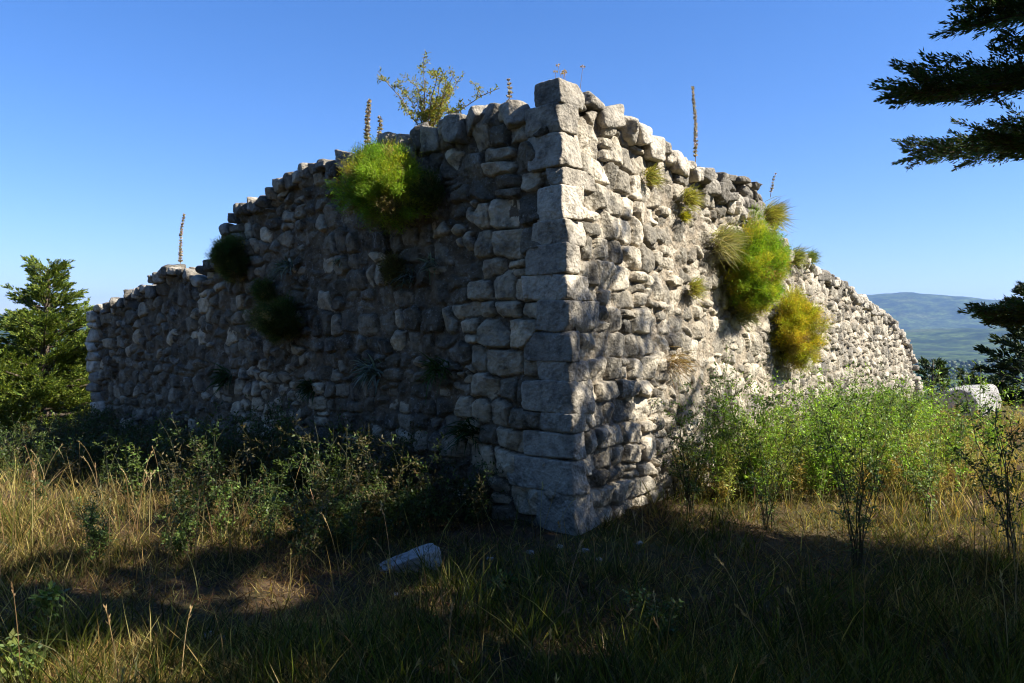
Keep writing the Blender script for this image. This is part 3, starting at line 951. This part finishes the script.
tuft('R', 648, 178, 0.19, 320, 'yellow tuft nearest the corner high on the sunny wall', 11, YEL, 'wall_tuft', .008, GY, .9, .22, 2)
tuft('R', 686, 200, 0.22, 440, 'straw coloured tuft left of the tall green bush', 12, YEL, 'wall_tuft', .008, GY, .9, .22, 2)
tuft('R', 683, 217, 0.12, 280, 'small bright yellow tuft below the straw tuft', 13, ((.36, .33, .03), (.28, .28, .03)), 'wall_tuft', .008, GY, .9, .22, 2)
tuft('R', 718, 245, 0.36, 760, 'large dry tuft spilling beside the tall green bush', 14, ((.34, .31, .14), (.42, .38, .2), (.22, .22, .07)), 'wall_tuft', .008, GY, .9, .22, 2)
tuft('R', 767, 217, 0.34, 680, 'green-yellow tuft at the foot of the inner wall stub', 15, YEL, 'wall_tuft', .008, GY, .9, .22, 2)
tuft('R', 792, 258, 0.26, 440, 'small tuft on the top edge right of the tall bush', 16, ((.14, .17, .05), (.28, .26, .06)), 'wall_tuft', .008, GY, .9, .22, 2)
tuft('R', 808, 258, 0.20, 480, 'round green tuft on the top edge furthest along', 17, ((.10, .15, .04), (.20, .22, .06)), 'wall_tuft', .008, GY, .9, .22, 2)
tuft('R', 692, 290, 0.20, 320, 'faded yellow tuft in the middle of the sunny wall', 18, YEL, 'wall_tuft', .008, GY, .9, .22, 2)
tuft('R', 740, 315, 0.29, 400, 'dry grey-green tuft under the tall green bush', 19, ((.25, .25, .12), (.16, .18, .07)), 'wall_tuft', .008, GY, .9, .22, 2)
tuft('R', 780, 330, 0.31, 440, 'dry tuft on the left side of the yellow-green bush', 20, ((.30, .28, .12), (.2, .2, .06)), 'wall_tuft', .008, GY, .9, .22, 2)
tuft('R', 672, 362, .32, 130, 'brown dry grass tuft sticking out low on the sunny wall', 21, ((.30, .20, .08), (.22, .14, .05)), 'dry_tuft', .007)
GD = 'small green tufts in the shaded wall'
tuft('L', 226, 378, .24, 110, 'dark green tuft low in the far rubble of the shaded wall', 22, ((.03, .06, .015),), 'wall_tuft', .02, GD)
tuft('L', 310, 388, .2, 80, 'dark green tuft beside the pale low stones', 23, ((.03, .055, .015),), 'wall_tuft', .02, GD)
tuft('L', 440, 370, .26, 90, 'green trailing tuft left of the pale corner stones', 24, ((.05, .09, .015),), 'wall_tuft', .015, GD)
tuft('L', 470, 430, .26, 90, 'dark tuft in a hole near the corner foot', 25, ((.025, .05, .012),), 'wall_tuft', .02, GD)

# ------------------------------------------------------------------ rocks
def rock(name, px, py, depth, half, label, seed, rz, tone, cut=12, rx=0.0, n=26):
    rs = np.random.RandomState(seed)
    v, q = stone(n, rs, half, .5, .07, cut)
    c, s = math.cos(rx), math.sin(rx)
    v = np.stack([v[:, 0] * c + v[:, 2] * s, v[:, 1], -v[:, 0] * s + v[:, 2] * c], -1)
    v = rotz(v, rz)
    o = link(name, make_mesh(name, v, q, None, np.broadcast_to(np.asarray(tone), v.shape), M_STONE, True))
    o.location = at(px, py, depth)
    return tag(o, label, 'rock')
rock('rock', 411, 566, 5.45, (.20, .13, .085), 'pale slanted rock lying in the dark foreground grass', 4, .3, (.46, .43, .38), 12, -.35)
rock('boulder', 970, 402, 15.6, (.52, .40, .31), 'pale flat-topped boulder right of the sunny wall end', 6, .55, (.44, .41, .37), 14, -.06)
rr = np.random.RandomState(61)
pebble_spots = [(530, 553, .03), (585, 548, .035), (600, 556, .03), (560, 545, .03), (490, 560, .025), (640, 540, .03), (205, 640, .04), (395, 595, .03), (220, 640, .03)]
labs = ['tiny white pebble left of the corner foot', 'small white pebble in front of the corner foot', 'white pebble right of the corner foot', 'pebble close under the corner',
        'pebble between slanted rock and corner', 'pebble in the grass below the sunny wall', 'pale stone in dark grass at lower left', 'pebble just below the slanted rock', 'smaller pale stone beside the lower left stone']
for (px, py, r), lab in zip(pebble_spots, labs):
    dep = EYE * F / (py - HOR); q = at(px, py, dep)
    r *= .6; v, f = stone(8, rr, (r * 1.6, r, r * .6), .6, .16, 12)
    o = link('pebble', make_mesh('pebble', rotz(v, rr.rand() * 6), f, None, np.broadcast_to((.40, .37, .33), v.shape), M_STONE, True))
    o.location = (q[0], q[1], float(gz(q[0], q[1])) + .01)
    tag(o, lab, 'pebble', 'pale pebbles in the foreground')

# ------------------------------------------------------------------ grass and undergrowth
def grass_field(name, n, seed, hmin, hmax, width, green, straw, patch, lean=.35, seg=3, ymin=2.3, ymax=15., pw=1.0, mask=None, tuft_n=1):
    rs = np.random.RandomState(seed)
    t = rs.rand(n * 2)
    y = (ymin ** (-pw + 1e-6) + t * (ymax ** (-pw + 1e-6) - ymin ** (-pw + 1e-6))) ** (1 / (-pw + 1e-6))
    x = rs.uniform(-1, 1, n * 2) * (.80 * y + .4)
    if tuft_n > 1:
        k = len(x) // tuft_n
        x = np.repeat(x[:k], tuft_n) + rs.normal(0, .035, k * tuft_n); y = np.repeat(y[:k], tuft_n) + rs.normal(0, .035, k * tuft_n)
    keep = ~inside_ruin(x, y, -.02)
    if mask is not None: keep &= rs.rand(len(x)) < mask(x, y)
    x = x[keep][:n]; y = y[keep][:n]; n = len(x)
    gm = patch(x, y)
    isg = rs.rand(n) < gm
    c0 = np.where(isg[:, None], palette(rs, green, n), palette(rs, straw, n))
    b = np.stack([x, y, gz(x, y) - .01], -1)
    dv = unit(np.stack([rs.normal(0, lean, n), rs.normal(0, lean, n), np.ones(n)], -1))
    hh = rs.uniform(hmin, hmax, n) * (.7 + .6 * vnoise(x * 1.3, y * 1.3, seed + 5))
    g = Geo()
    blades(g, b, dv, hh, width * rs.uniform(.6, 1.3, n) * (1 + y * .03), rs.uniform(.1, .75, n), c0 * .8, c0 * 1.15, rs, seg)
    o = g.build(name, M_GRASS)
    return tag(o, None, 'grass', None, 'stuff')
GREEN = ((.034, .044, .008), (.062, .074, .011), (.13, .14, .02))
STRAW = ((.38, .28, .085), (.50, .38, .14), (.20, .13, .045), (.10, .055, .02))
def patch_main(x, y):
    g = .36 + .80 * fbm(x * .7, y * .7, 3, 3)
    left = sstep(-1.5, -2.8, x) * .10
    return np.clip(g - left + .1 * (x > 1.5), .05, .95)
o = grass_field('dry_grass', 190000, 1, .04, .17, .005, GREEN, STRAW, patch_main, .75, 2, 2.4, 18, .8, mask=lambda x, y: np.clip(.30 + 1.1 * fbm(x * .9, y * .9, 19, 3) + .5 * sstep(5.5, 8, y), .10, 1))
o['label'] = 'short dry and green grass covering the ground before the ruin'
o = grass_field('green_grass', 15000, 2, .12, .36, .007, GREEN, ((.16, .15, .05),), lambda x, y: np.full_like(x, .85), .4, 3, 2.6, 14, .8, tuft_n=14,
                mask=lambda x, y: sstep(.0, .25, fbm(x * .8, y * .8, 12, 2) + .12))
o['label'] = 'longer green grass tufts scattered in the foreground'
o = grass_field('tall_grass', 11000, 3, .18, .42, .006, ((.12, .13, .03),), STRAW[:3], lambda x, y: np.full_like(x, .2), .28, 3, 2.6, 15, .7, tuft_n=9,
                mask=lambda x, y: .05 + .95 * np.clip(sstep(-2.4, -3.6, x) + sstep(2.6, 4.4, x), 0, 1))
o['label'] = 'tall straw grass clumps at both sides of the ruin'

o = grass_field('dead_thatch', 70000, 4, .05, .17, .006, GREEN, ((.17, .11, .05), (.24, .16, .08), (.10, .06, .03), (.15, .075, .04)), lambda x, y: np.zeros_like(x), 1.7, 2, 2.4, 13, .8)
o['label'] = 'flattened brown dead grass and litter between the tufts'
def stalks(n, seed):
    rs = np.random.RandomState(seed); g = Geo()
    y = rs.uniform(2.7, 8.5, n * 2); x = rs.uniform(-1, 1, n * 2) * (.72 * y + .3)
    k = ~inside_ruin(x, y, -.3) & (rs.rand(n * 2) < .25 + .75 * sstep(-1.2, -2.2, x) * sstep(4.5, 5.6, y))
    x = x[k][:n]; y = y[k][:n]
    for i in range(len(x)):
        h = rs.uniform(.2, .62); b = np.array((x[i], y[i], float(gz(x[i], y[i]))))
        ln = rs.normal(0, .22, 2); q = np.linspace(0, 1, 7)
        pts = b + np.stack([ln[0] * h * q ** 1.6, ln[1] * h * q ** 1.6, h * (q - .12 * q ** 4)], -1)
        c = palette(rs, ((.34, .24, .11), (.44, .33, .17), (.26, .17, .08)), 1)[0]
        tube(g, pts, np.linspace(.003, .0016, 7), c, 3)
        m = 16; u = rs.uniform(.82, 1.02, m)
        bb = np.stack([np.interp(u, q, pts[:, a]) for a in range(3)], -1)
        dv = unit(unit(pts[-1] - pts[-2]) * 1.4 + rs.normal(0, .35, (m, 3)))
        leaf_quads(g, bb, dv, rs.uniform(.015, .032, m), np.full(m, .006), np.repeat(c[None] * 1.15, m, 0), rs)
    o = g.build('grass_stalks', M_GRASS)
    tag(o, 'thin dry stalks with seed heads rising from the grass', 'grass', None, 'stuff')
stalks(420, 9)

# leafy mass at the foot of the sunny wall
st, lf = Geo(), Geo()
rs = np.random.RandomState(15)
cnt = 0
while cnt < 390:
    px = rs.uniform(655, 1010); dep = rs.uniform(7.4, 14.5)
    x = (px - 512) / F * dep
    if inside_ruin(x, dep, -.12): continue
    v = (x - CX) * V[0] + (dep - CY) * V[1]            # distance out from the sunny wall is -v
    if px > 925 and dep > 9.5: continue
    if rs.rand() > math.exp(-(-v) / (2.0 if px < 860 else 1.2)): continue
    kind = rs.choice(4, p=(.42, .25, .18, .15))
    pal = (((.20, .33, .03), (.28, .42, .045), (.13, .22, .025)), ((.27, .33, .045), (.34, .36, .07)), ((.08, .14, .025), (.06, .10, .02)), ((.40, .26, .06), (.32, .28, .06), (.42, .32, .10)))[kind]
    hh = (rs.uniform(.45, 1.05), rs.uniform(.35, .75), rs.uniform(.5, 1.15), rs.uniform(.2, .5))[kind] * (1.18 if dep < 11.5 else .68)
    leafy('', (x, dep, float(gz(x, dep))), hh, (3, 4, 2, 5)[kind], '', 1000 + cnt, (.45, .3, .35, .6)[kind], ((.042, .018), (.05, .010), (.034, .024), (.03, .010))[kind],
          pal, (30, 36, 26, 30)[kind], (.12, .12, .04), into=(st, lf), branch=(2, 1, 3, 2)[kind])
    cnt += 1
u = tag(link('undergrowth', None), None) if False else None
for k in range(85):
    px = rs.uniform(850, 1030); dep = rs.uniform(8.0, 14.5)
    x = (px - 512) / F * dep
    if inside_ruin(x, dep, -.2): continue
    leafy('', (x, dep, float(gz(x, dep))), rs.uniform(.18, .48), 5, '', 2000 + k, .6, (.03, .010),
          (((.44, .29, .07), (.36, .27, .06)), ((.42, .36, .08), (.30, .30, .05)), ((.30, .16, .05), (.40, .26, .10)))[k % 3], 30, (.2, .13, .05), into=(st, lf), branch=2)
lf.build('undergrowth', M_LEAF); o = bpy.context.scene.collection.objects[-1]
st.build('undergrowth_stems', M_STEM, o)
tag(o, 'bright green leafy undergrowth along the foot of the sunny wall', 'undergrowth', None, 'stuff')
st, lf = Geo(), Geo(); cnt = 0
while cnt < 380:
    s = rs.uniform(.7, 8.5); o_ = abs(rs.normal(0, .95)) + .12
    p = np.array((CX, CY, 0)) + V * s + NL * o_
    leafy('', (p[0], p[1], float(gz(p[0], p[1]))), rs.uniform(.25, .75) * (1.2 if 1.0 < s < 4.2 else .9), 3, '', 3000 + cnt, .5, (.04, .017), (((.035, .06, .013), (.06, .09, .02)), ((.05, .075, .015), (.09, .12, .025)), ((.10, .08, .03), (.07, .06, .02)))[cnt % 3], 24, (.06, .06, .03), into=(st, lf), branch=2)
    cnt += 1
lf.build('undergrowth', M_LEAF); o = bpy.context.scene.collection.objects[-1]
st.build('undergrowth_stems', M_STEM, o)
tag(o, 'dark leafy undergrowth along the foot of the shaded wall', 'undergrowth', None, 'stuff')

# single plants
LIT = ((.10, .16, .03), (.15, .21, .05), (.20, .25, .07)); DRK = ((.05, .085, .02), (.075, .115, .025))
def on_ground(px, py, depth=None):
    d = depth or EYE * F / (py - HOR); q = at(px, py, d)
    return (q[0], q[1], float(gz(q[0], q[1])) - .01)
for i, (px, py, top, nst, lab, cols, sp, br, lw, kw) in enumerate([
    (858, 560, 398, 9, 'tall dark leafy plant with bare lower stems in front of the lit grass', DRK + LIT, .42, 2, (.032, .015), {}),
    (1015, 560, 385, 6, 'dark bush of arching stems at the right edge of the view', DRK, .5, 6, (.04, .018), dict(lean=(-.25, 0))),
    (690, 515, 388, 9, 'tall dark plant standing before the dappled foot of the sunny wall', DRK + LIT, .42, 3, (.036, .017), {}),
    (768, 525, 408, 7, 'thin dark sprigs between the two tall dark plants', DRK + LIT, .5, 2, (.036, .017), {}),
    (722, 480, 350, 6, 'leafy climber rising close against the sunny wall', DRK + LIT[:2], .15, 6, (.038, .018), {}),
    (905, 470, 372, 5, 'slim green sprigs in front of the far sunny wall', LIT, .35, 4, (.035, .017), {}),
    (930, 520, 430, 5, 'low green plant in the lit grass at right', LIT, .6, 3, (.035, .017), {}),
    (138, 505, 436, 3, 'two sprigs of pale leaves before the left conifer', LIT, .3, 2, (.035, .02), {}),
    (222, 540, 472, 4, 'sunlit leafy sprig among the dry stalks at left', LIT, .3, 3, (.032, .02), {}),
    (267, 535, 470, 3, 'sunlit sprig at the right end of the lit grass patch', LIT, .25, 3, (.032, .02), {}),
    (95, 570, 495, 9, 'low bright green clump in the lit grass at left', LIT, .6, 3, (.03, .012), {}),
    (180, 560, 505, 9, 'low leafy clump at the edge of the lit patch', LIT, .8, 3, (.026, .016), {}),
    (340, 545, 478, 3, 'thin sprig standing in the small lit patch', LIT, .25, 2, (.03, .018), {}),
    (45, 655, 592, 2, 'young sprig with round leaves at lower left', LIT, .25, 2, (.045, .03), {}),
    (18, 690, 640, 2, 'lowest sprig with lit leaves at the left corner', LIT, .3, 2, (.05, .03), {}),
    (655, 640, 585, 6, 'low dark green clump in the shaded foreground grass', DRK, .7, 3, (.03, .016), {}),
    (500, 600, 560, 6, 'small dark clump in the grass before the corner', DRK, .7, 3, (.03, .016), {}),
    (185, 445, 425, 2, 'pale sprig catching sun in the shadow of the shaded wall', LIT, .3, 1, (.05, .03), {}),
]):
    b = on_ground(px, py); d = b[1]
    h = (py - top) / F * d
    leafy('leafy_plant', b, h, nst, lab, 500 + i, sp, lw, cols, 30, (.07, .06, .03), branch=br, stemr=.005, **kw)

# ------------------------------------------------------------------ far woods, track, air
def far_woods():
    rs = np.random.RandomState(44)
    p, q = cube_dirs(2); p = unit(p)
    n = 5200
    r = np.exp(rs.uniform(math.log(70), math.log(2600), n))
    th = np.radians(np.where(rs.rand(n) < .75, rs.uniform(23, 40, n), rs.uniform(-42, -26, n)))
    x = r * np.sin(th); y = r * np.cos(th)
    k = vnoise(x / 90, y / 90, 71) > .33
    x, y, r = x[k], y[k], r[k]; n = len(x)
    R = rs.uniform(1.6, 3.4, n) * (1 + r / 1600)
    z = gz(x, y)
    v = p[None] * (R[:, None, None] * (1 + rs.normal(0, .16, (n, len(p), 1)))) * np.array((1, 1, .85))
    v = v + np.stack([x, y, z + R * .5], -1)[:, None]
    qq = (np.arange(n)[:, None, None] * len(p) + q[None]).reshape(-1, 4)
    c = np.repeat(palette(rs, ((.03, .055, .016), (.05, .08, .02), (.07, .09, .03)), n, None, .2), len(p), 0)
    o = link('far_woods', make_mesh('far_woods', v.reshape(-1, 3), qq, None, c, M_LEAF))
    tag(o, 'green woods covering the slope and valley behind the ruin', 'woods', None, 'stuff')
far_woods()

def track():
    pts = [at(p_[0], p_[1], p_[2])[:2] for p_ in ((925, 0, 330), (945, 0, 300), (960, 0, 330), (985, 0, 390), (1015, 0, 420))]
    pts = np.array(pts); t = np.linspace(0, len(pts) - 1, 60)
    c = np.stack([np.interp(t, np.arange(len(pts)), pts[:, k]) for k in range(2)], -1)
    tg = unit(np.gradient(c, axis=0)); nn = np.stack([-tg[:, 1], tg[:, 0]], -1)
    cols = np.linspace(-9, 9, 7)
    P = c[:, None] + nn[:, None] * cols[None, :, None]
    z = gz(P[..., 0], P[..., 1]) + .9
    v = np.concatenate([P, z[..., None]], -1)
    a, b = v.shape[:2]; ii = np.arange(a * b).reshape(a, b)
    q = np.stack([ii[:-1, :-1], ii[1:, :-1], ii[1:, 1:], ii[:-1, 1:]], -1).reshape(-1, 4)
    m = M_BARK
    o = link('dirt_road', make_mesh('dirt_road', v.reshape(-1, 3), q, None, np.broadcast_to((.42, .33, .22), (a * b, 3)), m, True))
    tag(o, kind='structure')
track()

def haze():
    lo, hi = -15500., 15500.
    v = [(x, y, z) for x in (lo, hi) for y in (lo, hi) for z in (-180., 760.)]
    q = [(0, 1, 3, 2), (4, 6, 7, 5), (0, 4, 5, 1), (2, 3, 7, 6), (0, 2, 6, 4), (1, 5, 7, 3)]
    m, n, N, L = mat_new('haze')
    pv = N.new('ShaderNodeVolumePrincipled')
    pv.inputs['Color'].default_value = (.33, .54, 1.0, 1)
    pv.inputs['Density'].default_value = 5.6e-5
    pv.inputs['Anisotropy'].default_value = .2
    o = N.new('ShaderNodeOutputMaterial'); L.new(pv.outputs[0], o.inputs['Volume'])
    ob = link('haze', make_mesh('haze', v, q, None, None, m))
    tag(ob, kind='stuff')
haze()
